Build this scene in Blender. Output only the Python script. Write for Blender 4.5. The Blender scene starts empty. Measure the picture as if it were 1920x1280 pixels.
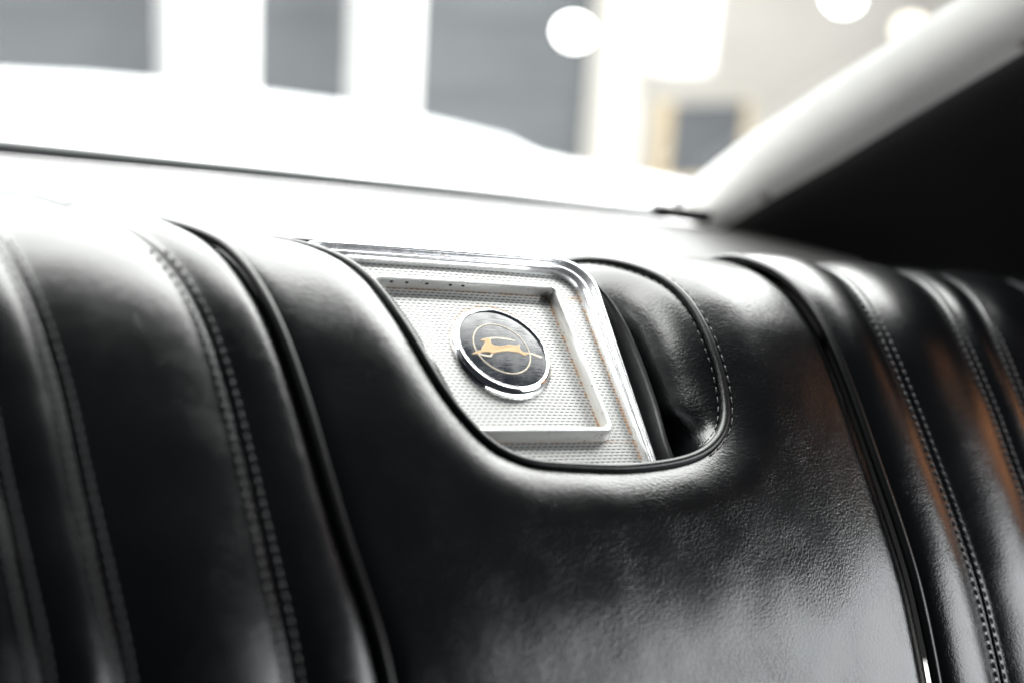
import bpy, bmesh, math, random
import numpy as np
from mathutils import Vector, Matrix, noise

random.seed(4)
S = bpy.context.scene
COL = S.collection

# ------------------------------------------------------------------ camera
cam_d = bpy.data.cameras.new("camera")
cam = bpy.data.objects.new("camera", cam_d)
COL.objects.link(cam)
CAM = Vector((-0.36483631, -0.54271184, 0.14580235))
RX = Vector((0.83420364, -0.52337104, 0.17374419))      # camera right in world
RD = Vector((0.02890805, -0.27312813, -0.96154321))     # camera down
RF = Vector((0.55069829, 0.80714545, -0.21271485))      # camera forward
m = Matrix.Identity(4)
for i in range(3):
    m[i][0] = RX[i]; m[i][1] = -RD[i]; m[i][2] = -RF[i]; m[i][3] = CAM[i]
cam.matrix_world = m
cam_d.sensor_width = 36.0
cam_d.lens = 50.0
cam_d.clip_start = 0.02
cam_d.clip_end = 60
cam_d.dof.use_dof = True
cam_d.dof.focus_distance = 0.685
cam_d.dof.aperture_fstop = 3.05
cam_d.dof.aperture_blades = 0
S.camera = cam

# ------------------------------------------------------------------ world and exposure
W = bpy.data.worlds.new("World")
S.world = W
W.use_nodes = True
bg = W.node_tree.nodes["Background"]
bg.inputs[0].default_value = (0.75, 0.85, 1.0, 1)
bg.inputs[1].default_value = 0.035
S.view_settings.view_transform = 'Standard'
S.view_settings.look = 'None'
S.view_settings.exposure = 0.0
S.view_settings.gamma = 1.0
S.view_settings.use_curve_mapping = False


# ------------------------------------------------------------------ large lamps and added fill lights
def area(name, loc, target, sx, sy, radiance, color=(1, 1, 1)):
    d = bpy.data.lights.new(name, 'AREA')
    d.shape = 'RECTANGLE'; d.size = sx; d.size_y = sy
    d.energy = radiance * math.pi * sx * sy
    d.color = color
    o = bpy.data.objects.new(name, d)
    COL.objects.link(o)
    o.location = loc
    o.rotation_euler = (Vector(target) - Vector(loc)).to_track_quat('-Z', 'Y').to_euler()
    return o


area("ceiling_light", (0.85, 1.60, 1.55), (0.85, 1.60, 0), 4.7, 2.80, 15.5, (1, 0.99, 0.975))
area("wall_fill", (3.4, 3.2, 1.65), (3.6, 4.3, -0.2), 3.4, 0.9, 9.0, (1, 0.98, 0.95))  # added fill to brighten the cream wall and posts, not a known fixture
area("rear_fill", (0.9, 4.2, 1.35), (0.5, 0.0, 0.15), 5.0, 0.95, 11.0, (0.97, 0.99, 1.0))  # extra light added so the seat top reflects brighter; no window known here
area("side_window_daylight", (1.24, -0.92, 0.34), (0.07, -0.12, -0.1), 0.88, 0.72, 8.0, (0.95, 0.98, 1.0))
area("warm_fill", (0.72, -0.03, 0.20), (0.27, -0.03, 0.0), 0.28, 0.32, 1.4, (1.0, 0.42, 0.17))  # added light standing in for an unseen orange object mirrored in the pleats


# ------------------------------------------------------------------ materials
def new_mat(name):
    mt = bpy.data.materials.new(name)
    mt.use_nodes = True
    nt = mt.node_tree
    return mt, nt, nt.nodes, nt.links, nt.nodes["Principled BSDF"]


def simple(name, col, rough=0.5, metal=0.0, spec=0.5, var=0.0, vscale=30, bump=0.0, bscale=200):
    mt, nt, N, L, P = new_mat(name)
    P.inputs["Roughness"].default_value = rough
    P.inputs["Metallic"].default_value = metal
    P.inputs["Specular IOR Level"].default_value = spec
    tc = N.new("ShaderNodeTexCoord")
    nz = N.new("ShaderNodeTexNoise"); nz.inputs["Scale"].default_value = vscale; nz.inputs["Detail"].default_value = 5
    L.new(tc.outputs["Object"], nz.inputs["Vector"])
    mx = N.new("ShaderNodeMix"); mx.data_type = 'RGBA'
    mx.inputs["A"].default_value = tuple(c * (1 - var) for c in col) + (1,)
    mx.inputs["B"].default_value = tuple(min(1, c * (1 + var)) for c in col) + (1,)
    L.new(nz.outputs["Fac"], mx.inputs["Factor"])
    L.new(mx.outputs["Result"], P.inputs["Base Color"])
    if bump:
        n2 = N.new("ShaderNodeTexNoise"); n2.inputs["Scale"].default_value = bscale; n2.inputs["Detail"].default_value = 4
        L.new(tc.outputs["Object"], n2.inputs["Vector"])
        b = N.new("ShaderNodeBump"); b.inputs["Strength"].default_value = 1.0; b.inputs["Distance"].default_value = bump
        L.new(n2.outputs["Fac"], b.inputs["Height"])
        L.new(b.outputs["Normal"], P.inputs["Normal"])
    return mt


def leather(name, rough=0.34, grain=1.0, spec=0.5):
    mt, nt, N, L, P = new_mat(name)
    P.inputs["Specular IOR Level"].default_value = spec
    tc = N.new("ShaderNodeTexCoord")
    # base colour: near black with a faint worn variation
    nz = N.new("ShaderNodeTexNoise"); nz.inputs["Scale"].default_value = 25; nz.inputs["Detail"].default_value = 6
    L.new(tc.outputs["Object"], nz.inputs["Vector"])
    cr = N.new("ShaderNodeValToRGB")
    cr.color_ramp.elements[0].position = 0.3; cr.color_ramp.elements[0].color = (0.0006, 0.0009, 0.0013, 1)
    cr.color_ramp.elements[1].position = 0.8; cr.color_ramp.elements[1].color = (0.0014, 0.0015, 0.0018, 1)
    L.new(nz.outputs["Fac"], cr.inputs["Fac"])
    L.new(cr.outputs["Color"], P.inputs["Base Color"])
    # roughness breakup
    mr = N.new("ShaderNodeMapRange")
    mr.inputs["From Min"].default_value = 0.3; mr.inputs["From Max"].default_value = 0.7
    mr.inputs["To Min"].default_value = rough - 0.008; mr.inputs["To Max"].default_value = rough + 0.01
    L.new(nz.outputs["Fac"], mr.inputs["Value"])
    L.new(mr.outputs["Result"], P.inputs["Roughness"])
    # grain: crinkled cells (warped) + fine pebble
    wn = N.new("ShaderNodeTexNoise"); wn.inputs["Scale"].default_value = 160; wn.inputs["Detail"].default_value = 3
    L.new(tc.outputs["Object"], wn.inputs["Vector"])
    wm = N.new("ShaderNodeVectorMath"); wm.operation = 'MULTIPLY_ADD'
    wm.inputs[1].default_value = (0.004, 0.004, 0.004)
    L.new(wn.outputs["Color"], wm.inputs[0]); L.new(tc.outputs["Object"], wm.inputs[2])
    vo = N.new("ShaderNodeTexVoronoi"); vo.feature = 'DISTANCE_TO_EDGE'; vo.inputs["Scale"].default_value = 520
    L.new(wm.outputs["Vector"], vo.inputs["Vector"])
    vp = N.new("ShaderNodeMath"); vp.operation = 'POWER'; vp.inputs[1].default_value = 0.5
    L.new(vo.outputs["Distance"], vp.inputs[0])
    fn = N.new("ShaderNodeTexNoise"); fn.inputs["Scale"].default_value = 620; fn.inputs["Detail"].default_value = 3
    fn.inputs["Distortion"].default_value = 0.6
    L.new(tc.outputs["Object"], fn.inputs["Vector"])
    # patchy strength of the grain
    pn = N.new("ShaderNodeTexNoise"); pn.inputs["Scale"].default_value = 38; pn.inputs["Detail"].default_value = 2
    L.new(tc.outputs["Object"], pn.inputs["Vector"])
    pm = N.new("ShaderNodeMapRange"); pm.inputs["From Min"].default_value = 0.3; pm.inputs["From Max"].default_value = 0.7
    pm.inputs["To Min"].default_value = 0.25; pm.inputs["To Max"].default_value = 1.0
    L.new(pn.outputs["Fac"], pm.inputs["Value"])
    m1 = N.new("ShaderNodeMath"); m1.operation = 'MULTIPLY'
    L.new(vp.outputs["Value"], m1.inputs[0]); L.new(pm.outputs["Result"], m1.inputs[1])
    a1 = N.new("ShaderNodeMath"); a1.operation = 'MULTIPLY_ADD'; a1.inputs[1].default_value = 0.9
    L.new(fn.outputs["Fac"], a1.inputs[0]); L.new(m1.outputs["Value"], a1.inputs[2])
    # soft creases
    wr = N.new("ShaderNodeTexNoise"); wr.inputs["Scale"].default_value = 110; wr.inputs["Detail"].default_value = 3
    wr.inputs["Distortion"].default_value = 1.2
    L.new(tc.outputs["Object"], wr.inputs["Vector"])
    a2 = N.new("ShaderNodeMath"); a2.operation = 'MULTIPLY_ADD'; a2.inputs[1].default_value = 0.45
    L.new(wr.outputs["Fac"], a2.inputs[0]); L.new(a1.outputs["Value"], a2.inputs[2])
    b = N.new("ShaderNodeBump"); b.inputs["Strength"].default_value = 1.0
    b.inputs["Distance"].default_value = 0.00020 * grain
    L.new(a2.outputs["Value"], b.inputs["Height"])
    L.new(b.outputs["Normal"], P.inputs["Normal"])
    return mt


def chrome(name, col=(0.86, 0.87, 0.88), rough=0.12, rust=0.0, metal=1.0):
    mt, nt, N, L, P = new_mat(name)
    P.inputs["Metallic"].default_value = metal
    tc = N.new("ShaderNodeTexCoord")
    nz = N.new("ShaderNodeTexNoise"); nz.inputs["Scale"].default_value = 180; nz.inputs["Detail"].default_value = 6
    L.new(tc.outputs["Object"], nz.inputs["Vector"])
    mr = N.new("ShaderNodeMapRange"); mr.inputs["To Min"].default_value = rough * 0.6; mr.inputs["To Max"].default_value = rough * 1.6
    L.new(nz.outputs["Fac"], mr.inputs["Value"]); L.new(mr.outputs["Result"], P.inputs["Roughness"])
    n2 = N.new("ShaderNodeTexNoise"); n2.inputs["Scale"].default_value = 330; n2.inputs["Detail"].default_value = 4
    L.new(tc.outputs["Object"], n2.inputs["Vector"])
    cr = N.new("ShaderNodeValToRGB")
    cr.color_ramp.elements[0].position = 0.62 - rust * 0.1; cr.color_ramp.elements[0].color = (0, 0, 0, 1)
    cr.color_ramp.elements[1].position = 0.72 - rust * 0.1; cr.color_ramp.elements[1].color = (1, 1, 1, 1)
    L.new(n2.outputs["Fac"], cr.inputs["Fac"])
    rf = N.new("ShaderNodeMath"); rf.operation = 'MULTIPLY'; rf.inputs[1].default_value = min(1, rust)
    L.new(cr.outputs["Color"], rf.inputs[0])
    mx = N.new("ShaderNodeMix"); mx.data_type = 'RGBA'
    mx.inputs["A"].default_value = col + (1,); mx.inputs["B"].default_value = (0.30, 0.17, 0.07, 1)
    L.new(rf.outputs["Value"], mx.inputs["Factor"])
    L.new(mx.outputs["Result"], P.inputs["Base Color"])
    b = N.new("ShaderNodeBump"); b.inputs["Strength"].default_value = 1.0; b.inputs["Distance"].default_value = 0.00003
    L.new(nz.outputs["Fac"], b.inputs["Height"]); L.new(b.outputs["Normal"], P.inputs["Normal"])
    return mt


def perforated():
    """silver pressed plate with staggered rows of little slots and rust creeping in along the frame"""
    mt, nt, N, L, P = new_mat("perforated_plate")

    def math_(op, a, b=None, c=None):
        n = N.new("ShaderNodeMath"); n.operation = op
        for k, v in enumerate((a, b, c)):
            if v is None: continue
            if isinstance(v, (int, float)): n.inputs[k].default_value = v
            else: L.new(v, n.inputs[k])
        return n.outputs[0]
    tc = N.new("ShaderNodeTexCoord")
    sp = N.new("ShaderNodeSeparateXYZ"); L.new(tc.outputs["Object"], sp.inputs[0])
    u, v = sp.outputs["X"], sp.outputs["Y"]
    rp, dp = 0.00172, 0.0031
    vr = math_('MULTIPLY', v, 1 / rp)
    row = math_('FLOOR', vr)
    fv = math_('SUBTRACT', math_('SUBTRACT', vr, row), 0.5)
    off = math_('MULTIPLY', math_('MODULO', math_('ADD', row, 1000.0), 2.0), 0.5)
    ur = math_('ADD', math_('MULTIPLY', u, 1 / dp), off)
    fu = math_('SUBTRACT', math_('SUBTRACT', ur, math_('FLOOR', ur)), 0.5)
    du = math_('MAXIMUM', math_('SUBTRACT', math_('MULTIPLY', math_('ABSOLUTE', fu), dp), 0.00086), 0.0)
    dv = math_('MULTIPLY', math_('ABSOLUTE', fv), rp)
    dist = math_('SQRT', math_('ADD', math_('MULTIPLY', du, du), math_('MULTIPLY', dv, dv)))
    mr = N.new("ShaderNodeMapRange"); mr.interpolation_type = 'SMOOTHSTEP'
    mr.inputs["From Min"].default_value = 0.00020; mr.inputs["From Max"].default_value = 0.00030
    mr.inputs["To Min"].default_value = 1.0; mr.inputs["To Max"].default_value = 0.0
    L.new(dist, mr.inputs["Value"])
    slot = mr.outputs["Result"]
    dish = N.new("ShaderNodeMapRange"); dish.interpolation_type = 'SMOOTHSTEP'
    dish.inputs["From Min"].default_value = 0.0002; dish.inputs["From Max"].default_value = 0.0006
    L.new(dist, dish.inputs["Value"])
    # rust near the frame edges
    nz = N.new("ShaderNodeTexNoise"); nz.inputs["Scale"].default_value = 240; nz.inputs["Detail"].default_value = 6
    L.new(tc.outputs["Object"], nz.inputs["Vector"])

    def band(coord, at, w):
        d = math_('ABSOLUTE', math_('SUBTRACT', coord, at))
        return math_('MAXIMUM', math_('SUBTRACT', 1.0, math_('DIVIDE', d, w)), 0.0)
    r = math_('MULTIPLY', band(u, 0.0386, 0.0016), math_('LESS_THAN', math_('ABSOLUTE', math_('ADD', v, 0.0085)), 0.041))
    slant = math_('ADD', math_('MULTIPLY', v, -0.036), u)
    r = math_('MAXIMUM', r, band(slant, 0.0578, 0.0018))
    r = math_('MAXIMUM', r, math_('MULTIPLY', band(v, 0.032, 0.0016), 0.8))
    r = math_('MAXIMUM', r, math_('MULTIPLY', band(v, -0.0535, 0.0014), 0.5))
    rr = math_('SQRT', math_('ADD', math_('POWER', math_('ADD', u, 0.0014), 2.0), math_('POWER', math_('ADD', v, 0.0028), 2.0)))
    r = math_('MAXIMUM', r, math_('MULTIPLY', band(rr, 0.0262, 0.0014), 0.7))
    rn = N.new("ShaderNodeMapRange")
    rn.inputs["From Min"].default_value = 0.35; rn.inputs["From Max"].default_value = 0.62
    L.new(nz.outputs["Fac"], rn.inputs["Value"])
    rust = math_('MINIMUM', math_('MULTIPLY', math_('MULTIPLY', r, rn.outputs["Result"]), 1.15), 0.85)
    m1 = N.new("ShaderNodeMix"); m1.data_type = 'RGBA'
    m1.inputs["A"].default_value = (0.44, 0.44, 0.43, 1); m1.inputs["B"].default_value = (0.34, 0.17, 0.06, 1)
    L.new(rust, m1.inputs["Factor"])
    m2 = N.new("ShaderNodeMix"); m2.data_type = 'RGBA'
    m2.inputs["B"].default_value = (0.012, 0.012, 0.014, 1)
    L.new(slot, m2.inputs["Factor"]); L.new(m1.outputs["Result"], m2.inputs["A"])
    L.new(m2.outputs["Result"], P.inputs["Base Color"])
    met = math_('MULTIPLY', math_('SUBTRACT', 1.0, math_('MAXIMUM', slot, rust)), 0.75)
    L.new(met, P.inputs["Metallic"])
    P.inputs["Roughness"].default_value = 0.38
    b = N.new("ShaderNodeBump"); b.inputs["Strength"].default_value = 0.25; b.inputs["Distance"].default_value = 0.0001
    L.new(dish.outputs["Result"], b.inputs["Height"]); L.new(b.outputs["Normal"], P.inputs["Normal"])
    return mt


def emit(name, col, strength):
    mt, nt, N, L, P = new_mat(name)
    P.inputs["Base Color"].default_value = col + (1,)
    P.inputs["Emission Color"].default_value = col + (1,)
    P.inputs["Emission Strength"].default_value = strength
    return mt


def glass_pane():
    mt = bpy.data.materials.new("window_glass"); mt.use_nodes = True
    nt = mt.node_tree; N = nt.nodes; L = nt.links
    N.clear()
    out = N.new("ShaderNodeOutputMaterial")
    tr = N.new("ShaderNodeBsdfTransparent"); tr.inputs[0].default_value = (0.95, 0.975, 0.965, 1)
    gl = N.new("ShaderNodeBsdfGlossy"); gl.inputs["Roughness"].default_value = 0.02
    df = N.new("ShaderNodeBsdfTranslucent"); df.inputs[0].default_value = (0.9, 0.95, 1, 1)
    m1 = N.new("ShaderNodeMixShader"); m2 = N.new("ShaderNodeMixShader")
    tc = N.new("ShaderNodeTexCoord")
    nz = N.new("ShaderNodeTexNoise"); nz.inputs["Scale"].default_value = 9; nz.inputs["Detail"].default_value = 5
    L.new(tc.outputs["Object"], nz.inputs["Vector"])
    mr = N.new("ShaderNodeMapRange"); mr.inputs["To Min"].default_value = 0.012; mr.inputs["To Max"].default_value = 0.04
    L.new(nz.outputs["Fac"], mr.inputs["Value"])
    L.new(mr.outputs["Result"], m1.inputs[0]); L.new(tr.outputs[0], m1.inputs[1]); L.new(df.outputs[0], m1.inputs[2])
    m2.inputs[0].default_value = 0.05; L.new(m1.outputs[0], m2.inputs[1]); L.new(gl.outputs[0], m2.inputs[2])
    L.new(m2.outputs[0], out.inputs[0])
    return mt


M = {}
M['leather'] = leather("black_leather", 0.225, 0.50, 0.55)
M['welt'] = leather("black_welt_leather", 0.32, 0.35, 0.4)
M['thread'] = simple("grey_thread", (0.055, 0.055, 0.058), 0.5, spec=0.4, var=0.3, vscale=900)
M['chrome'] = chrome("chrome", rough=0.10)
M['satin'] = chrome("pitted_bright_trim", (0.80, 0.80, 0.78), 0.30, rust=0.22, metal=0.7)
M['trim'] = chrome("bright_trim", (0.86, 0.87, 0.88), 0.22, rust=0.30, metal=0.8)
M['plate'] = perforated()
M['enamel'] = simple("black_enamel_face", (0.016, 0.018, 0.022), 0.2, var=0.6, vscale=420, spec=0.3)
def scuffed():
    mt = simple("black_enamel_face", (0.014, 0.017, 0.022), 0.15, var=0.6, vscale=420, spec=0.45)
    nt = mt.node_tree; N = nt.nodes; L = nt.links; P = N["Principled BSDF"]
    tc = N.new("ShaderNodeTexCoord")
    mp = N.new("ShaderNodeMapping"); mp.inputs["Rotation"].default_value = (0, 0, 0.9); mp.inputs["Scale"].default_value = (1, 9, 1)
    L.new(tc.outputs["Object"], mp.inputs["Vector"])
    n1 = N.new("ShaderNodeTexNoise"); n1.inputs["Scale"].default_value = 170; n1.inputs["Detail"].default_value = 6
    L.new(mp.outputs["Vector"], n1.inputs["Vector"])
    n2 = N.new("ShaderNodeTexNoise"); n2.inputs["Scale"].default_value = 75; n2.inputs["Detail"].default_value = 3
    L.new(tc.outputs["Object"], n2.inputs["Vector"])
    mu = N.new("ShaderNodeMath"); mu.operation = 'MULTIPLY'
    L.new(n1.outputs["Fac"], mu.inputs[0]); L.new(n2.outputs["Fac"], mu.inputs[1])
    mr = N.new("ShaderNodeMapRange"); mr.inputs["From Min"].default_value = 0.15; mr.inputs["From Max"].default_value = 0.42
    mr.inputs["To Min"].default_value = 0.10; mr.inputs["To Max"].default_value = 0.55
    L.new(mu.outputs["Value"], mr.inputs["Value"]); L.new(mr.outputs["Result"], P.inputs["Roughness"])
    return mt


M['enamel'] = scuffed()
M['gold'] = simple("gold_inlay", (0.46, 0.28, 0.135), 0.5, metal=0.0, spec=0.25, var=0.2, vscale=300)
M['ivory'] = simple("pale_gold_line", (0.48, 0.42, 0.32), 0.45, var=0.08)
M['black_plastic'] = simple("black_plastic", (0.006, 0.006, 0.007), 0.3, var=0.3, spec=0.35, bump=0.0001)
M['void'] = simple("dark_backing", (0.006, 0.006, 0.006), 0.9)
M['shelf'] = simple("pale_shelf_vinyl", (0.040, 0.0395, 0.0388), 0.5, spec=0.3, var=0.10, vscale=14, bump=0.0002, bscale=400)
M['headliner'] = simple("black_headliner", (0.014, 0.0135, 0.014), 0.8, var=0.35, vscale=7, spec=0.2, bump=0.0003, bscale=500)
M['molding'] = simple("pale_window_molding", (0.84, 0.83, 0.80), 0.35, var=0.10, vscale=18, spec=0.5)
M['gasket'] = simple("dark_rubber_gasket", (0.10, 0.11, 0.11), 0.7, var=0.2)
M['screw'] = chrome("screw_steel", (0.42, 0.40, 0.37), 0.3, rust=0.6)
M['white_paint'] = simple("white_car_paint", (0.82, 0.83, 0.84), 0.18, var=0.02, vscale=3)
M['pillar_white'] = simple("white_pillar_paint", (0.84, 0.84, 0.83), 0.6, var=0.04, vscale=2)
M['grey_wall'] = simple("blue_grey_wall", (0.036, 0.042, 0.046), 0.7, var=0.34, vscale=1.6)
M['cream_wall'] = simple("cream_wall", (0.60, 0.565, 0.51), 0.7, var=0.14, vscale=1.3)
M['tan_wood'] = simple("tan_wood_frame", (0.40, 0.31, 0.18), 0.5, var=0.2, vscale=8)
M['picture_dark'] = simple("dark_blue_grey_panel", (0.012, 0.016, 0.020), 0.6, var=0.5, vscale=2.5)
M['concrete'] = simple("concrete_floor", (0.42, 0.42, 0.41), 0.6, var=0.15, vscale=2)
M['glass'] = glass_pane()
M['lamp_white'] = emit("lamp_white", (1.0, 0.99, 0.97), 14)
M['lamp_warm'] = emit("lamp_warm", (1.0, 0.86, 0.70), 2.2)


# ------------------------------------------------------------------ object helpers
def tag(o, label=None, cat=None, group=None, kind=None):
    if label: o['label'] = label
    if cat: o['category'] = cat
    if group: o['group'] = group
    if kind: o['kind'] = kind
    return o


def empty(name, loc, label, cat, rot=(0, 0, 0), group=None):
    o = bpy.data.objects.new(name, None)
    o.empty_display_size = 0.05
    COL.objects.link(o)
    o.location = loc; o.rotation_euler = rot
    return tag(o, label, cat, group)


def obj(name, verts, faces, mat, parent=None, smooth=True, local=False):
    me = bpy.data.meshes.new(name)
    off = Vector((0, 0, 0))
    p = parent
    while p is not None and not local:
        off += p.location; p = p.parent
    me.from_pydata([tuple(Vector(v) - off) for v in verts], [], faces)
    bm = bmesh.new(); bm.from_mesh(me)
    bmesh.ops.recalc_face_normals(bm, faces=bm.faces)
    bm.to_mesh(me); bm.free()
    me.materials.append(mat)
    if smooth:
        for f in me.polygons: f.use_smooth = True
    o = bpy.data.objects.new(name, me)
    COL.objects.link(o)
    if parent: o.parent = parent
    return o


class MB:
    def __init__(s): s.v = []; s.f = []

    def add(s, v, f):
        b = len(s.v); s.v += [tuple(x) for x in v]; s.f += [tuple(i + b for i in q) for q in f]

    def grid(s, P, closed_u=False, closed_v=False):
        nu, nv = len(P), len(P[0])
        v = [p for row in P for p in row]; f = []
        for i in range(nu if closed_u else nu - 1):
            for j in range(nv if closed_v else nv - 1):
                a = i * nv + j; b_ = ((i + 1) % nu) * nv + j
                f.append((a, a - j + (j + 1) % nv, b_ - j + (j + 1) % nv, b_))
        s.add(v, f)

    def box(s, c, d, rot=None):
        R = rot or Matrix.Identity(3)
        v = []
        for x in (-1, 1):
            for y in (-1, 1):
                for z in (-1, 1):
                    v.append(Vector(c) + R @ Vector((x * d[0] / 2, y * d[1] / 2, z * d[2] / 2)))
        s.add(v, [(0, 1, 3, 2), (4, 6, 7, 5), (0, 4, 5, 1), (2, 3, 7, 6), (0, 2, 6, 4), (1, 5, 7, 3)])

    def tube(s, pts, r, n=10, cap=True):
        pts = [Vector(p) for p in pts]
        rows = []; up = None
        for i, p in enumerate(pts):
            t = (pts[min(i + 1, len(pts) - 1)] - pts[max(i - 1, 0)]).normalized()
            if up is None:
                up = t.orthogonal().normalized()
            up = (up - t * up.dot(t)).normalized()
            w = t.cross(up)
            rr = r[i] if isinstance(r, (list, tuple)) else r
            rows.append([p + (up * math.cos(2 * math.pi * k / n) + w * math.sin(2 * math.pi * k / n)) * rr for k in range(n)])
        b = len(s.v)
        s.grid(rows, closed_v=True)
        if cap:
            s.f.append(tuple(b + k for k in range(n)))
            s.f.append(tuple(b + (len(pts) - 1) * n + k for k in range(n)))

    def build(s, name, mat, parent=None, smooth=True, local=False):
        return obj(name, s.v, s.f, mat, parent, smooth, local)


# ------------------------------------------------------------------ seat surface: a profile run along X
PF = np.array([(-.215, -.275), (-.185, -.215), (-.160, -.168), (-.139, -.129), (-.114, -.089), (-.092, -.0617), (-.0705, -.0375),
               (-.0485, -.013), (-.0268, .0095), (-.0105, .0228), (.009, .034), (.03, .040), (.055, .0408), (.08, .0355),
               (.108, .0235), (.134, .006), (.150, -.012), (.156, -.035)])


def crom(P, n=90):
    out = []; K = len(P)
    for i in range(K - 1):
        p0, p1, p2, p3 = P[max(i - 1, 0)], P[i], P[i + 1], P[min(i + 2, K - 1)]
        for k in range(n):
            t = k / n
            out.append(.5 * (2 * p1 + (-p0 + p2) * t + (2 * p0 - 5 * p1 + 4 * p2 - p3) * t * t + (-p0 + 3 * p1 - 3 * p2 + p3) * t ** 3))
    out.append(P[-1])
    return np.array(out)


_pp = crom(PF)
_s = np.r_[0, np.cumsum(np.linalg.norm(np.diff(_pp, axis=0), axis=1))]
SMAX = float(_s[-1]) - .002
SG = np.linspace(0, _s[-1], 1400)
PY = np.interp(SG, _s, _pp[:, 0]); PZ = np.interp(SG, _s, _pp[:, 1])


def gsm(a, sig):
    k = int(sig * 4); x = np.arange(-k, k + 1); w = np.exp(-x * x / (2 * sig * sig)); w /= w.sum()
    ap = np.r_[2 * a[0] - a[k:0:-1], a, 2 * a[-1] - a[-2:-k - 2:-1]]
    return np.convolve(ap, w, 'valid')


PY = gsm(PY, 14); PZ = gsm(PZ, 14)
TY = np.gradient(PY); TZ = np.gradient(PZ)
_l = np.hypot(TY, TZ); TY /= _l; TZ /= _l


def surf(x, s, h=0.0):
    y = np.interp(s, SG, PY); z = np.interp(s, SG, PZ)
    ty = np.interp(s, SG, TY); tz = np.interp(s, SG, TZ)
    return Vector((x, y - tz * h, z + ty * h))


def nrm(s):
    return Vector((0, -np.interp(s, SG, TZ), np.interp(s, SG, TY)))


def curve_fn(tab):
    t = sorted((s, x) for x, s in tab)
    ss = np.array([a for a, _ in t]); xs = np.array([b for _, b in t])
    g = np.linspace(0, SMAX, 240)
    v = gsm(np.interp(g, ss, xs), 6)
    return lambda s: float(np.interp(s, g, v))


pipe_right = curve_fn([(.186, .575), (.1878, .452), (.1885, .429), (.191, .41), (.192, .389), (.1925, .371), (.1925, .345), (.193, .32),
                       (.193, .286), (.1938, .246), (.1936, .2), (.1937, .17), (.194, 0)])
pipe_left = curve_fn([(-.205, .575), (-.178, .45), (-.1654, .43), (-.1545, .4165), (-.1448, .4079), (-.1378, .396), (-.1326, .3803),
                      (-.1286, .3641), (-.1263, .3489), (-.1234, .3371), (-.1195, .306), (-.1163, .2767), (-.1132, .2487),
                      (-.1072, .22), (-.1058, .21), (-.098, .12), (-.09, 0)])
seamA = [(.264, .575), (.255, .44), (.245, .41), (.2392, .384), (.237, .366), (.2363, .349), (.2367, .33), (.2375, .312), (.2384, .286),
         (.2393, .264), (.2394, .23), (.241, .193), (.2425, .165), (.246, 0)]


def shifted(tab, dx, k=1.0, flare=0.0):
    return [(x + dx + flare * max(0, (s - .36)) , s) for x, s in tab]


rs = [curve_fn(seamA),
      curve_fn([(.335, .575), (.3243, .4345), (.3135, .41), (.3084, .389), (.3041, .368), (.302, .348), (.302, .329), (.303, .31), (.302, .285), (.302, .2655), (.303, .17), (.305, 0)]),
      curve_fn([(.378, .575), (.358, .43), (.3466, .40), (.3391, .381), (.3345, .36), (.332, .34), (.3314, .32), (.332, .25), (.333, .17), (.335, 0)]),
      curve_fn([(.446, .575), (.4199, .417), (.408, .39), (.400, .365), (.396, .34), (.394, .30), (.394, .2), (.395, 0)]),
      curve_fn([(.478, .575), (.452, .417), (.439, .39), (.431, .365), (.427, .34), (.425, .30), (.425, .2), (.426, 0)]),
      curve_fn([(.545, .575), (.517, .417), (.504, .39), (.495, .365), (.490, .34), (.488, .30), (.488, .2), (.489, 0)]),
      curve_fn([(.578, .575), (.550, .417), (.536, .39), (.527, .365), (.521, .34), (.519, .30), (.519, .2), (.520, 0)])]
right_end = curve_fn([(.66, .575), (.62, .42), (.60, .37), (.585, .30), (.585, 0)])
lA = [(-.215, .575), (-.190, .43), (-.1779, .404), (-.1731, .397), (-.1656, .3844), (-.1618, .3701), (-.158, .3547), (-.1552, .3408),
      (-.1531, .3259), (-.1517, .3096), (-.1502, .294), (-.1485, .2695), (-.147, .2497), (-.1445, .2231), (-.143, .2035), (-.139, .1), (-.136, 0)]
lB = [(-.262, .575), (-.240, .43), (-.2301, .386), (-.2256, .3704), (-.2222, .3531), (-.2194, .3385), (-.2174, .3262), (-.2156, .3139),
      (-.214, .291), (-.212, .2719), (-.2095, .2498), (-.207, .2282), (-.205, .2097), (-.199, .1), (-.195, 0)]
lC = [(x - .027 - .012 * max(0, s - .2), s) for x, s in lB]
lD = [(x - .063, s) for x, s in lC]
lE = [(x - .028, s) for x, s in lD]
lF = [(x - .063, s) for x, s in lE]
ls = [curve_fn(t) for t in (lA, lB, lC, lD, lE, lF)]
left_end = curve_fn([(x - .045, s) for x, s in lF])


def wrinkle(p, a=0.0006):
    q = Vector(p)
    return a * (noise.noise(q * 26 + Vector((3, 1, 7))) + 0.6 * noise.noise(q * 58 + Vector((9, 2, 4))))


seat = empty("bench_seat", (0.03, 0.06, -0.28),
             "black leather bench seat back with pleated sides and a cutout around the silver speaker panel", "car seat")

BAND = 0.0046      # half width of a stitched band


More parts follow.
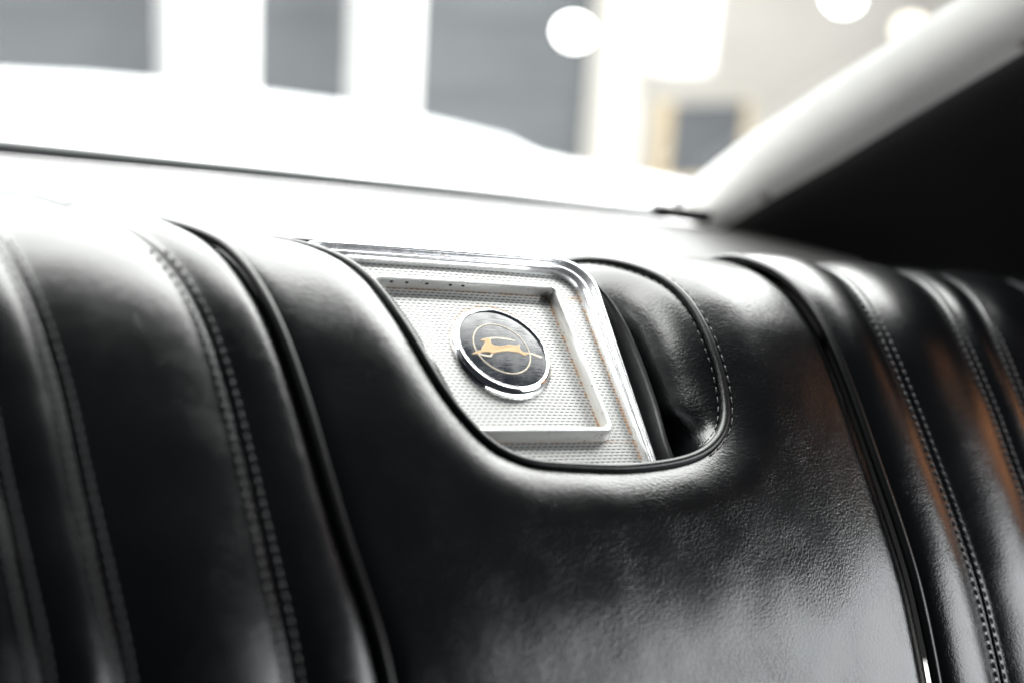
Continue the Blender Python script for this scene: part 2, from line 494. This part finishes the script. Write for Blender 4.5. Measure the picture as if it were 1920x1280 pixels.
def pleat_height(x, xs, amp):
    """height at x between sorted seam positions; first and last entries are the edges"""
    for i in range(len(xs) - 1):
        a, b = xs[i], xs[i + 1]
        if x <= b or i == len(xs) - 2:
            la = BAND if i > 0 else 0.004
            lb = BAND if i < len(xs) - 2 else 0.004
            w = b - a
            da, db = x - a, b - x
            if i > 0 and da < la:
                return -0.0013 * math.exp(-(da / 0.0010) ** 2)
            if i < len(xs) - 2 and db < lb:
                return -0.0013 * math.exp(-(db / 0.0010) ** 2)
            t = (da - la) / max(1e-6, (w - la - lb))
            t = min(1, max(0, t))
            H = amp * min(1.0, w / 0.06) ** 0.7
            hh = H * (1 - abs(2 * t - 1) ** 2.3)
            if i == 0 and da < 0.012: hh -= 0.0020 * (1 - da / 0.012) ** 2
            if i == len(xs) - 2 and db < 0.012: hh -= 0.0020 * (1 - db / 0.012) ** 2
            return hh
    return 0


def side_panel(name, edges, amp, label):
    ns = 230
    P = []
    NN = [30 if edges[i + 1](.3) - edges[i](.3) > .045 else 22 for i in range(len(edges) - 1)]
    for k in range(ns):
        s = SMAX * k / (ns - 1)
        xs = [e(s) for e in edges]
        row = []
        for i in range(len(xs) - 1):
            w = xs[i + 1] - xs[i]
            n = NN[i]
            for j in range(n + (1 if i == len(xs) - 2 else 0)):
                t = j / n
                t = t - 0.10 * math.sin(2 * math.pi * t)       # crowd vertices to the seams
                x = xs[i] + w * t
                h = pleat_height(x, xs, amp)
                p = surf(x, s, h)
                row.append(p + nrm(s) * wrinkle(p, 0.00022))
        P.append(row)
    b = MB(); b.grid(P)
    o = b.build(name, M['leather'], seat)
    tag(o, label)
    return o


side_panel("pleated_panel", [pipe_right] + rs + [right_end], 0.0046, "pleated black leather side with a warm reflection on its rolls")
side_panel("pleated_panel", [left_end] + list(reversed(ls)) + [pipe_left], 0.0030, "blurred pleated black leather side nearest the viewer")


def stitch_rows(fn, s0, s1, offs, pitch=0.0046, ln=0.0032, r=0.00046, h=0.0003):
    b = MB()
    for off in offs:
        s = s0 + random.random() * .002
        while s < s1:
            x0 = fn(s) + off + random.uniform(-.00012, .00012); x1 = fn(s + ln) + off
            pts = []
            for k in range(5):
                t = k / 4
                pts.append(surf(x0 + (x1 - x0) * t, s + ln * t, h + 0.00045 * math.sin(math.pi * t) - 0.0003))
            b.tube(pts, [r * .55, r, r * 1.05, r, r * .55], n=6)
            s += pitch * random.uniform(.97, 1.03)
    return b


for fn, top in [(f, .47) for f in rs] + [(f, .385) for f in ls]:
    stitch_rows(fn, .06, top, (-.0031, .0031)).build("stitching", M['thread'], seat)


def piping(fn, r, h, sink=.44):
    pts = [surf(fn(s), s, h - .0045 * min(1, max(0, (s - sink) / .05))) for s in np.linspace(.0, SMAX, 240)]
    b = MB(); b.tube(pts, r, n=14)
    return b.build("piping", M['welt'], seat)


piping(pipe_right, .0026, .0006)
piping(pipe_left, .0022, .0006, .395)

# ------------------------------------------------------------------ centre panel with the notch for the speaker panel
CUT = [(-.146, .575), (-.140, .50), (-.133, .455), (-.1261, .432), (-.117, .4274), (-.1047, .424), (-.0927, .4175), (-.0849, .4101), (-.0780, .4010), (-.0727, .3907),
       (-.0681, .3773), (-.0641, .3616), (-.0593, .3453), (-.0542, .3296), (-.0483, .3165), (-.0415, .3058), (-.0345, .2973),
       (-.0255, .2913), (-.0135, .2872), (.0, .2858), (.0124, .2849), (.0377, .2839), (.0654, .286), (.084, .2902), (.0968, .297),
       (.1044, .3045), (.1091, .3143), (.1127, .3327), (.1138, .3524), (.1143, .3714), (.1133, .3878), (.1101, .4055), (.1045, .421),
       (.0975, .440), (.092, .47), (.088, .575)]
c = crom(np.array(CUT), 24)
d = np.r_[0, np.cumsum(np.linalg.norm(np.diff(c, axis=0), axis=1))]
NT = 330
tt = np.linspace(0, d[-1], NT)
cx = gsm(np.interp(tt, d, c[:, 0]), 2.2); cs = gsm(np.interp(tt, d, c[:, 1]), 2.2)
CUTP = np.c_[cx, cs]
ia = int(np.argmin(np.hypot(cx + .043, cs - .308)))       # lower left of the U
ib = int(np.argmin(np.hypot(cx - .0985, cs - .298)))      # lower right of the U
S_LO = 0.0
OUT = []
for k in range(NT):
    if k <= ia:
        s = cs[0] + (S_LO - cs[0]) * (k / ia) ** 1.0
        # keep the rule lines level while the notch edge runs level with the piping
        w = min(1, max(0, (.40 - cs[k]) / .09))
        s = cs[k] * (1 - w) + w * max(S_LO, cs[k] - (.40 - cs[k]) / .092 * .31 * w)
        s = max(S_LO, s)
        if k == ia: s = S_LO
        OUT.append((pipe_left(s), s))
    elif k < ib:
        t = (k - ia) / (ib - ia)
        OUT.append((pipe_left(0) + (pipe_right(0) - pipe_left(0)) * t, S_LO))
    else:
        w = min(1, max(0, (.40 - cs[k]) / .10))
        s = cs[k] * (1 - w) + w * max(S_LO, cs[k] - (.40 - cs[k]) / .102 * .30 * w)
        if k == ib: s = S_LO
        OUT.append((pipe_right(s), max(S_LO, s)))
OUT = np.array(OUT)
_os = gsm(OUT[:, 1], 5); _ox = OUT[:, 0]
OUT[:, 1] = np.clip(_os, 0, SMAX)
for k in range(NT):
    if k <= ia: OUT[k, 0] = pipe_left(OUT[k, 1])
    elif k >= ib: OUT[k, 0] = pipe_right(OUT[k, 1])

DROP = 0.0075


def centre_height(x, s):
    dc = float(np.min(np.hypot(CUTP[:, 0] - x, CUTP[:, 1] - s)))
    R = 0.030
    h = 0.0
    if dc < R: h -= DROP * (1 - dc / R) ** 2.4
    for e in (pipe_left, pipe_right):
        dp = abs(x - e(s))
        h -= 0.0030 * math.exp(-(dp / 0.0060) ** 2)
        if dp < .05: h -= .0025 * (1 - dp / .05) ** 2
    return h, dc


P = []
MR = 84
for k in range(NT):
    row = []
    for j in range(MR):
        r = (j / (MR - 1)); r = r ** 1.5
        r = r * (1 - 0.0) if r < 1 else 1
        x = cx[k] + (OUT[k, 0] - cx[k]) * r; s = cs[k] + (OUT[k, 1] - cs[k]) * r
        h, dc = centre_height(x, s)
        p = surf(x, s, h)
        row.append(p + nrm(s) * wrinkle(p, 0.00030) * min(1, dc / .012))
    P.append(row)
b = MB(); b.grid(P)
b.build("center_panel", M['leather'], seat)

# inner wall of the notch: leather rolling in and down towards the speaker panel
P = []
INW = []
for k in range(NT):
    a = max(0, k - 3); e = min(NT - 1, k + 3)
    tx, ts = cx[e] - cx[a], cs[e] - cs[a]
    l = math.hypot(tx, ts); nx, nsn = -ts / l, tx / l          # points into the notch
    INW.append((nx, nsn))
for k in range(NT):
    row = []
    n0 = nrm(cs[k])
    flat = min(1, max(0, (0.47 - cs[k]) / .05))
    for j in range(26):
        w = j / 25
        inn = 0.0285 * math.sin(w * math.pi / 2) ** .95 * abs(INW[k][0]) ** 2 - .004 * w * (1 - abs(INW[k][0]))
        side = abs(INW[k][0]) ** 2
        dep = 0.048 * ((1 - side) * w ** 1.25 + side * (1 - math.cos(w * math.pi / 2)) ** .9)
        x = cx[k] + INW[k][0] * inn; s = cs[k] + INW[k][1] * inn
        h = centre_height(cx[k], cs[k])[0] if j == 0 else h0
        h0 = h if j == 0 else h0
        p = surf(x, cs[k] + INW[k][1] * inn * 0.7, 0)
        base = surf(cx[k], cs[k], h0 - .0006)
        tdir = Vector((0, np.interp(cs[k], SG, TY), np.interp(cs[k], SG, TZ)))
        q = base + Vector((1, 0, 0)) * (INW[k][0] * inn) + tdir * (INW[k][1] * inn) - n0 * dep
        row.append(q + n0 * wrinkle(q, .0003) * min(1, w * 4))
    P.append(row)
b = MB(); b.grid(P)
b.build("pocket_wall", M['leather'], seat)

# welt and its stitching round the notch
pts = []
for k in range(0, NT):
    h = centre_height(cx[k], cs[k])[0]
    pts.append(surf(cx[k], cs[k], h + .0008))
b = MB(); b.tube(pts, .0023, n=12)
tag(b.build("piping", M['welt'], seat), "welt curving round the cutout beside the speaker panel")
b = MB()
acc = 0
for off in (-.0031, .0030):
    k = ib - 6.0
    while k < NT - 30:
        seg = []
        for q in range(4):
            kk = k + q * 0.55
            i = int(kk); f = kk - i
            x = cx[i] * (1 - f) + cx[i + 1] * f + INW[i][0] * off
            s = cs[i] * (1 - f) + cs[i + 1] * f + INW[i][1] * off
            if off < 0:
                h = centre_height(x, s)[0] + .0003
                seg.append(surf(x, s, h))
            else:
                h = centre_height(cx[i], cs[i])[0]
                seg.append(surf(x, s, h - .0012))
        b.tube(seg, .00034, n=6)
        k += 2.6
b.build("stitching", simple("black_thread", (0.03, 0.03, 0.032), .4, var=.3, vscale=700), seat)

# backing of the seat below the notch
b = MB(); b.box((.03, .125, -.15), (1.2, .02, .25))
b.build("backing", M['void'], seat, smooth=False)

# ------------------------------------------------------------------ speaker panel, built flat in (u, v, h) and tilted with its empty
AL = math.radians(38)
grille = empty("speaker_grille", (0, 0, 0), "silver perforated speaker panel with bright frames, set in the cutout of the black seat",
               "speaker grille", rot=(AL, 0, 0))


def part(b, name, mat, parent=grille, smooth=True):
    return b.build(name, mat, parent, smooth, local=True)


b = MB()
nx, ny = 40, 40
b.grid([[(-.090 + .151 * i / nx, -.095 + .146 * j / ny, 0.0006 * math.sin(math.pi * i / nx) - .0003) for j in range(ny + 1)] for i in range(nx + 1)])
part(b, "perforated_plate", M['plate'])


def rounded_poly(corners, off, rad, n=7):
    """offset a counter clockwise convex polygon outwards and round its corners"""
    K = len(corners); lines = []
    for i in range(K):
        p, q = Vector(corners[i]), Vector(corners[(i + 1) % K])
        d_ = (q - p).normalized(); nn = Vector((d_.y, -d_.x))
        lines.append((p + nn * off, d_))
    out = []
    for i in range(K):
        (p, d1), (q, d2) = lines[i - 1], lines[i]
        t = ((q - p).x * d2.y - (q - p).y * d2.x) / (d1.x * d2.y - d1.y * d2.x)
        c_ = p + d1 * t
        ang = math.acos(max(-1, min(1, d1.dot(d2)))); L_ = rad * math.tan(ang / 2)
        a_, b_ = c_ - d1 * L_, c_ + d2 * L_
        for k in range(n + 1):
            w = k / n
            out.append(tuple(a_ * (1 - w) ** 2 + c_ * 2 * w * (1 - w) + b_ * w * w))
    return out


def frame_ring(corners, sections, rad):
    """sections: (outward offset, height) from inner foot to outer foot"""
    rows = []
    for off, h in sections:
        rows.append([(x, y, h) for x, y in rounded_poly(corners, off, max(.0004, rad + off))])
    b = MB(); b.grid(rows, closed_v=True)
    return b


b = frame_ring([(-.0440, -.0487), (.0392, -.0487), (.0392, .0322), (-.0610, .0322)],
               [(0, -.0005), (.0001, .002), (.0003, .0052), (.0006, .0060), (.0011, .0063), (.0017, .0063), (.0022, .0060), (.0026, .0052), (.0040, .001), (.0045, -.0005)], .0026)
part(b, "inner_frame", M['satin'])
b = MB()
for u_ in (-.051, -.043, -.0322, -.0194, -.0124):
    b.box((u_, .0324, .0042), (.0014, .0006, .0009))
tag(part(b, "drain_hole", M['void'], smooth=False), None)

# outer bright frame: tapering right and left rails joined by a top rail with round corners
def rail_path():
    pts = []
    def rin(v): return .0594 + .036 * (v - .031)
    def rout(v): return .0712 + .105 * (v - .04)
    for v in np.linspace(-.092, .034, 16):
        pts.append(((rin(v), v), (rout(v), v)))
    for k in range(1, 10):
        a = math.radians(90 * k / 10)
        ii = (.0595 - .013 * (1 - math.cos(a)), .034 + .0128 * math.sin(a))
        oo = (.0707 - .0190 * (1 - math.cos(a)), .036 + .0185 * math.sin(a))
        pts.append((ii, oo))
    for u_ in np.linspace(.044, -.080, 18):
        pts.append(((u_, .0470), (u_ + .004, .0548)))
    for k in range(1, 10):
        a = math.radians(90 * k / 10)
        pts.append(((-.0805 - .010 * math.sin(a), .037 + .010 * math.cos(a)), (-.080 - .022 * math.sin(a), .0365 + .0183 * math.cos(a))))
    for v in np.linspace(.034, -.092, 14):
        pts.append(((-.0908 + .30 * (.034 - v), v), (-.1020 + .32 * (.034 - v), v)))
    return pts


sec = [(-.02, -.001), (0, .0008), (.07, .0030), (.18, .0042), (.30, .0044), (.36, .0036), (.44, .0036), (.52, .0052), (.66, .0060), (.80, .0055), (.93, .0036), (1.0, .0008), (1.0, -.004)]
rows = []
for (i_, o_) in rail_path():
    rows.append([(i_[0] + (o_[0] - i_[0]) * t, i_[1] + (o_[1] - i_[1]) * t, h) for t, h in sec])
b = MB(); b.grid(rows)
part(b, "outer_frame", M['trim'])

# black rib outside the right rail
rib = [(.0780, -.092), (.0790, -.057), (.0830, -.030), (.0850, -.0025), (.0845, .018), (.0815, .034), (.0760, .045)]
rp = crom(np.array(rib), 10)
rows = []
for x_, y_ in rp:
    rows.append([(x_ - .0085, y_, -.012), (x_ - .0060, y_, -.007), (x_ - .0040, y_, -.0025), (x_ - .0030, y_, -.0012), (x_ - .0020, y_, -.0010), (x_ - .001, y_, -.0018), (x_ - .0002, y_, -.005), (x_ + .0003, y_, -.02)])
b = MB(); b.grid(rows)
part(b, "black_rib", M['black_plastic'])
# dark tray under the plate
b = MB(); b.box((.0, -.03, -.016), (.17, .14, .012))
part(b, "backing_tray", M['void'], smooth=False)

# ------------------------------------------------------------------ round emblem
EC = (-.0016, -.0030, .0034)


def lathe(prof, n=96):
    rows = [[(r * math.cos(2 * math.pi * k / n), r * math.sin(2 * math.pi * k / n), h) for k in range(n)] for r, h in prof]
    b = MB(); b.grid(rows, closed_v=True)
    return b


b = lathe([(.0255, -.0080), (.0262, -.0050), (.0270, -.0047), (.0270, -.0041), (.0267, -.0039), (.0265, -.0034), (.0262, -.0026), (.0257, -.0017), (.0251, -.0009), (.0244, -.0003),
           (.0238, -.0001), (.0236, -.0003), (.0234, -.0001), (.0231, .0001), (.0229, -.0002), (.0227, -.0006)])
emb = part(b, "emblem", M['chrome'])
emb.location = EC; emb.rotation_euler = (math.radians(-3.5), 0, 0)
tag(emb, "round chrome emblem with a gold leaping antelope on black")
b = lathe([(.0228, -.0007), (.0200, -.0003), (.0150, .0001), (.0080, .0003), (.0002, .0004)])
b.v.append((0, 0, .0004)); n_ = 96
for k in range(n_): b.f.append((4 * n_ + k, 4 * n_ + (k + 1) % n_, len(b.v) - 1))
part(b, "enamel_face", M['enamel'], emb)


def face_h(x, y):
    r = math.hypot(x, y)
    return float(np.interp(r, [0, .008, .015, .020, .0228], [.0004, .0003, .0001, -.0003, -.0007]))


RC = (-.0013, -.0008)
rows = []
for k in range(96):
    a = 2 * math.pi * k / 96
    rw = []
    for q in range(6):
        t = 2 * math.pi * q / 6
        rr = .0148 + .00036 * math.cos(t)
        x_, y_ = RC[0] + rr * math.cos(a), RC[1] + rr * math.sin(a)
        rw.append((x_, y_, face_h(x_, y_) + .00005 + .00016 * math.sin(t)))
    rows.append(rw)
b = MB(); b.grid(rows, closed_u=True, closed_v=True)
part(b, "ring_line", M['ivory'], emb)

BODY = [(-.01174, .00377), (-.00957, .00464), (-.00726, .00525), (-.00591, .00521), (-.00605, .00384), (-.00643, .002), (-.00533, .00101),
        (-.00211, .00045), (.00088, .00098), (.00342, .00149), (.00613, .00128), (.00808, .00125), (.00959, .00214), (.00968, .00157),
        (.00871, -.00004), (.00888, -.00161), (.01002, -.00277), (.01236, -.0028), (.01309, -.0033), (.01138, -.00398), (.00963, -.00477),
        (.00833, -.00398), (.00689, -.00298), (.00419, -.00276), (.00088, -.00236), (-.00253, -.00278), (-.00604, -.00352), (-.0077, -.00399),
        (-.00999, -.00314), (-.01252, -.00323), (-.01524, -.00383), (-.01747, -.00436), (-.01905, -.00416), (-.01731, -.00339),
        (-.01518, -.00255), (-.01325, -.00202), (-.01234, -.00055), (-.01079, .00106), (-.00956, .0024), (-.00951, .00344), (-.01073, .00345)]
HORN = [(-.00726, .00525), (-.00503, .00566), (-.0022, .00583), (.00104, .00581), (.00459, .00537), (.00809, .00435), (.00779, .00408),
        (.00429, .00468), (.00073, .00506), (-.00248, .00514), (-.00487, .00493), (-.00615, .00462)]
LEGS = [(-.01533, -.00383), (-.01329, -.00458), (-.01075, -.00501), (-.0095, -.00507), (-.00848, -.00412), (-.00778, -.0042),
        (-.00907, -.00557), (-.00975, -.0059), (-.01127, -.00574), (-.01354, -.0052), (-.01563, -.00425)]
HIND = [(.01241, -.00269), (.01508, -.00307), (.01757, -.00388), (.01965, -.00434), (.0198, -.00486), (.01904, -.00541), (.01676, -.00464),
        (.01454, -.00377), (.01257, -.00342)]


def flat_shape(polys, lift, thick, grow=0.0):
    b = MB()
    for poly in polys:
        pl = [Vector(p) for p in poly]
        if grow:
            n = len(pl); q = []
            area2 = sum(pl[i].x * pl[(i + 1) % n].y - pl[(i + 1) % n].x * pl[i].y for i in range(n))
            sg = 1 if area2 > 0 else -1
            for i in range(n):
                t = (pl[(i + 1) % n] - pl[i - 1]); t.normalize()
                q.append(pl[i] + Vector((t.y, -t.x)) * grow * sg)
            pl = q
        n = len(pl)
        top = [(p.x, p.y, face_h(p.x, p.y) + lift + thick) for p in pl]
        bot = [(p.x, p.y, face_h(p.x, p.y) + lift - .0003) for p in pl]
        b.add(top + bot, [tuple(range(n))] + [(i, (i + 1) % n, n + (i + 1) % n, n + i) for i in range(n)])
    return b


part(flat_shape([BODY, HORN, LEGS, HIND], 0, .00012, .00014), "antelope_outline", M['ivory'], emb, smooth=False)
part(flat_shape([BODY], 0, .00024, -.00014), "antelope_figure", M['gold'], emb, smooth=False)

# ------------------------------------------------------------------ the car around the seat: shelf, rear window, pillar, trunk lid
car = empty("car_body", (0.1, .4, -.3), "pale car body behind the black seat: shelf, rear window, black pillar and white trunk lid", "car")
# parcel shelf: gently crowned, rounded away at its right end
shelf_out = [(-.62, .052), (-.30, .052), (-.10, .050), (.0, .050), (.095, .050), (.20, .075), (.33, .12), (.43, .17), (.462, .215), (.452, .245), (.436, .285), (.405, .312), (.371, .318),
             (.20, .338), (.0, .338), (-.2, .334), (-.4, .328), (-.62, .315)]


def slab(b, outline, z0, z1, bev=.006):
    n = len(outline)
    cx_ = sum(p[0] for p in outline) / n; cy_ = sum(p[1] for p in outline) / n
    def ring(off, z):
        r = []
        for x, y in outline:
            l = math.hypot(x - cx_, y - cy_)
            r.append((x - (x - cx_) / l * off, y - (y - cy_) / l * off, z))
        return r
    rows = [ring(0, z0), ring(0, z1 - bev), ring(bev * .3, z1 - bev * .3), ring(bev, z1)]
    base = len(b.v)
    b.grid(rows, closed_v=True)
    b.f.append(tuple(base + 3 * n + k for k in range(n)))


b = MB(); slab(b, shelf_out, -.02, .020, .008)
lip = []
for i in range(29):
    x = -.17 + .245 * i / 28
    w = min(1, max(0, (x - .058) / .035)); w = w * w * (3 - 2 * w)
    y0 = .0425 - .028 * w; z0 = .0362 - .032 * w
    lip.append([(x, y0 + (.155 - y0) * j / 12, .0205 + (z0 - .0205) * (1 - j / 12) ** 1.6 + .004 * w * math.sin(math.pi * min(1, j / 5))) for j in range(13)])
b.grid(lip)
part_shelf = b.build("parcel_shelf", M['shelf'], car, smooth=False)
for f in part_shelf.data.polygons: f.use_smooth = len(f.vertices) == 4

# rear window: gasket along the foot, leaning pane, pale molding up the right side
b = MB(); b.tube([(-.62, .322, .0225), (-.4, .335, .0225), (-.2, .341, .0225), (0, .345, .0225), (.2, .345, .0225), (.30, .338, .0225), (.352, .326, .024)], .0040, n=10)
win = b.build("rear_window", M['gasket'], car)
tag(win, "leaning rear window with dark rubber along its foot")
A40 = math.radians(40)


def on_glass(x, up, out=0.0):
    return (x, .345 - up * math.cos(A40) + out * math.sin(A40), .026 + up * math.sin(A40) + out * math.cos(A40))


b = MB()
b.grid([[on_glass(-.7 + i * .125, j * .08, .012 * (1 - ((-.7 + i * .125) / .7) ** 2)) for j in range(8)] for i in range(10)])
b.build("glass", M['glass'], win)

lowE = [(.404, .340, .013), (.402, .331, .020), (.417, .289, .056), (.432, .243, .094), (.444, .192, .137), (.464, .121, .197), (.476, .066, .242), (.489, .012, .287)]
upE = [(.381, .333, .018), (.377, .323, .027), (.372, .265, .075), (.380, .215, .117), (.392, .163, .161), (.410, .095, .218), (.424, .045, .260), (.436, -.003, .301)]
gn = Vector((0, -math.sin(A40), -math.cos(A40)))       # towards the cabin
upE = [tuple(Vector(u_).lerp(Vector(l_), .20)) for l_, u_ in zip(lowE, upE)]
lowE = [tuple(Vector(l_).lerp(Vector(u_), .28)) for l_, u_ in zip(lowE, upE)]
rows = []
for lo, up_ in zip(lowE, upE):
    lo = Vector(lo); up_ = Vector(up_); row = []
    for k in range(13):
        t = k / 12
        row.append(up_.lerp(lo, t) + gn * float(np.interp(t, [0, .15, .35, .55, .8, 1], [-.030, -.010, .002, .009, .0130, .0135])))
    rows.append(row)
b = MB(); b.grid(rows)
mold = b.build("window_molding", M['molding'], car)
b = MB()
for i_ in (5, 2):
    c0 = Vector(upE[i_]).lerp(Vector(lowE[i_]), .78) + gn * .0115
    prev = []
    for r_, h_ in ((.0050, -.004), (.0050, .001), (.0036, .0026), (.0001, .003)):
        prev.append([c0 + gn * h_ + (Vector((1, 0, 0)) * math.cos(a) + gn.cross(Vector((1, 0, 0))) * math.sin(a)) * r_ for a in [2 * math.pi * q / 14 for q in range(14)]])
    bb = MB(); bb.grid(prev, closed_v=True)
    bb.build("screw", M['screw'], mold)
# dark foot of the molding and a bright clip beside it
b = MB(); b.box((.362, .322, .027), (.046, .014, .010), Matrix.Rotation(-.35, 3, 'Z'))
b.build("corner_trim", M['black_plastic'], car, smooth=False)
b = MB()
rows = [[Vector((.347, .309, .038)) + .0042 * Vector((math.cos(a) * math.sin(p), math.sin(a) * math.sin(p), math.cos(p))) for a in [2 * math.pi * q / 16 for q in range(16)]] for p in [math.pi * (k + .02) / 10.4 for k in range(11)]]
b.grid(rows, closed_v=True)
b.build("chrome_clip", M['chrome'], car)

# black side pillar
lowB = [Vector(p) for p in lowE]
rows = []
for p in lowB:
    q = p + gn * .003
    row = []
    for k in range(9):
        t = k / 8
        end = Vector((q.x + .185, q.y - .19, q.z - .06))
        r_ = q.lerp(end, t); r_.x += .03 * math.sin(math.pi * t)
        row.append(r_)
    rows.append(row)
down = [Vector((v.x, v.y, -.30 + .0 * v.z)) for v in rows[0]]
b = MB(); b.grid([down] + rows)
b.build("side_pillar", M['headliner'], car)

# white trunk lid beyond the glass
far = [(-.75, 1.60), (-.30, 1.64), (.14, 1.66), (.318, 1.80), (.482, 1.87), (.60, 1.90), (.70, 1.90), (.82, 1.90), (.93, 1.84), (.985, 1.72), (1.02, 1.62), (.93, 1.44), (.96, 1.37), (1.03, 1.32), (1.10, 1.27), (1.20, 1.22), (1.32, 1.14), (1.42, 1.0)]
rows = []
for i, (x, y) in enumerate(far):
    xn = -.72 + 1.75 * i / (len(far) - 1)
    row = []
    for k in range(21):
        t = k / 20
        xx = xn + (x - xn) * t; yy = .375 + (y - .375) * t
        row.append((xx, yy, -.012 - .038 * t ** 1.5 + .012 * math.sin(math.pi * t)))
    for dz, dy in ((-.010, .012), (-.03, .020), (-.40, .03)):
        row.append((x, y + dy, -.05 + dz))
    rows.append(row)
b = MB(); b.grid(rows)
b.build("trunk_lid", M['white_paint'], car)

# ------------------------------------------------------------------ the garage behind (the car stands on a slope: its own tilt)
TILT = math.radians(-7.5)
RT = Matrix.Rotation(TILT, 3, 'Y')
ORG = Vector((2.2, 4.0, -.1))


def gp(x, y, z):
    return ORG + RT @ (Vector((x, y, z)) - ORG)


def gbox(b, x0, x1, y0, y1, z0, z1):
    c0 = gp((x0 + x1) / 2, (y0 + y1) / 2, (z0 + z1) / 2)
    b.box(c0, (x1 - x0, y1 - y0, z1 - z0), RT)


b = MB(); gbox(b, -4, 9, -2, 9, -1.25, -1.2)
tag(b.build("floor", M['concrete'], None, smooth=False), kind="structure")


def bevel_obj(o, w=.01):
    md = o.modifiers.new("bevel", 'BEVEL'); md.width = w; md.segments = 2


b = MB(); gbox(b, -2.5, 3.3, 4.42, 4.55, -1.2, 1.6)
for k in range(9):
    z = -1.1 + k * .3
    gbox(b, -2.5, 3.3, 4.405, 4.43, z, z + .27)
tag(b.build("wall", M['grey_wall'], None, smooth=False), "blurred blue grey boarded wall behind the white posts", "wall")
b = MB(); gbox(b, 3.28, 9.0, 5.20, 5.35, -1.2, 1.6)
tag(b.build("wall", M['cream_wall'], None, smooth=False), "pale cream wall beyond the right white post", "wall")


def post(x0, x1, y, label, z0=-1.2, z1=1.5, mat='pillar_white', name="post"):
    b = MB(); gbox(b, x0, x1, y, y + .16, z0, z1)
    o = b.build(name, M[mat], None, smooth=False); bevel_obj(o, .012)
    return tag(o, label, "post", "posts in front of the garage wall")


post(1.215, 1.50, 3.95, "broad white post between the two leftmost grey wall bays")
post(1.905, 2.11, 3.95, "narrow white post in the middle, right of the broad one")
post(3.20, 3.44, 3.95, "white post beside the cream wall, cut off above the dark picture", z0=-.06)
post(3.09, 3.27, 4.15, "greyish cream post just left of the cut off white post", mat='cream_wall')

# framed dark panel on the cream wall
pic = empty("framed_panel", gp(3.40, 3.9, -.28), "dark blue grey panel in a tan wooden frame on the cream wall", "picture")
b = MB(); gbox(b, 3.155, 3.19, 3.86, 3.93, -.50, -.16); gbox(b, 3.58, 3.60, 3.86, 3.93, -.50, -.16); gbox(b, 3.19, 3.58, 3.86, 3.93, -.50, -.465)
b.build("frame", M['tan_wood'], pic, smooth=False)
b = MB(); gbox(b, 3.19, 3.58, 3.885, 3.90, -.465, -.17)
b.build("panel", M['picture_dark'], pic, smooth=False)
b = MB(); gbox(b, 3.45, 4.15, 5.02, 5.19, .46, .75)
tag(b.build("beam", M['grey_wall'], None, smooth=False), "dark grey beam along the top of the cream wall", "beam")


# hanging lamps
def lamp(loc, r, mat, label):
    t = empty("pendant_lamp", loc, label, "lamp", group="round lamps hanging in the garage")
    L0 = Vector(loc)
    rows = [[L0 + Vector((r * 1.05 * math.cos(a) * math.sin(p), r * math.sin(a) * math.sin(p), r * .85 * math.cos(p))) for a in [2 * math.pi * q / 20 for q in range(20)]] for p in [math.pi * (k + .02) / 12.4 for k in range(13)]]
    b = MB(); b.grid(rows, closed_v=True); b.build("globe", mat, t)
    b = MB(); b.tube([L0 + Vector((0, 0, r * .8)), L0 + Vector((-.1, 0, 1.3))], .006, n=6); b.build("cord", M['void'], t)


lamp((2.625, 3.80, .165), .055, M['lamp_white'], "round white lamp glowing before the grey wall")
lamp((4.05, 3.95, .505), .062, M['lamp_white'], "white lamp at the top edge, right of the white posts")
lamp((4.50, 3.95, .43), .070, M['lamp_warm'], "warm yellowish lamp nearest the slanting window molding")
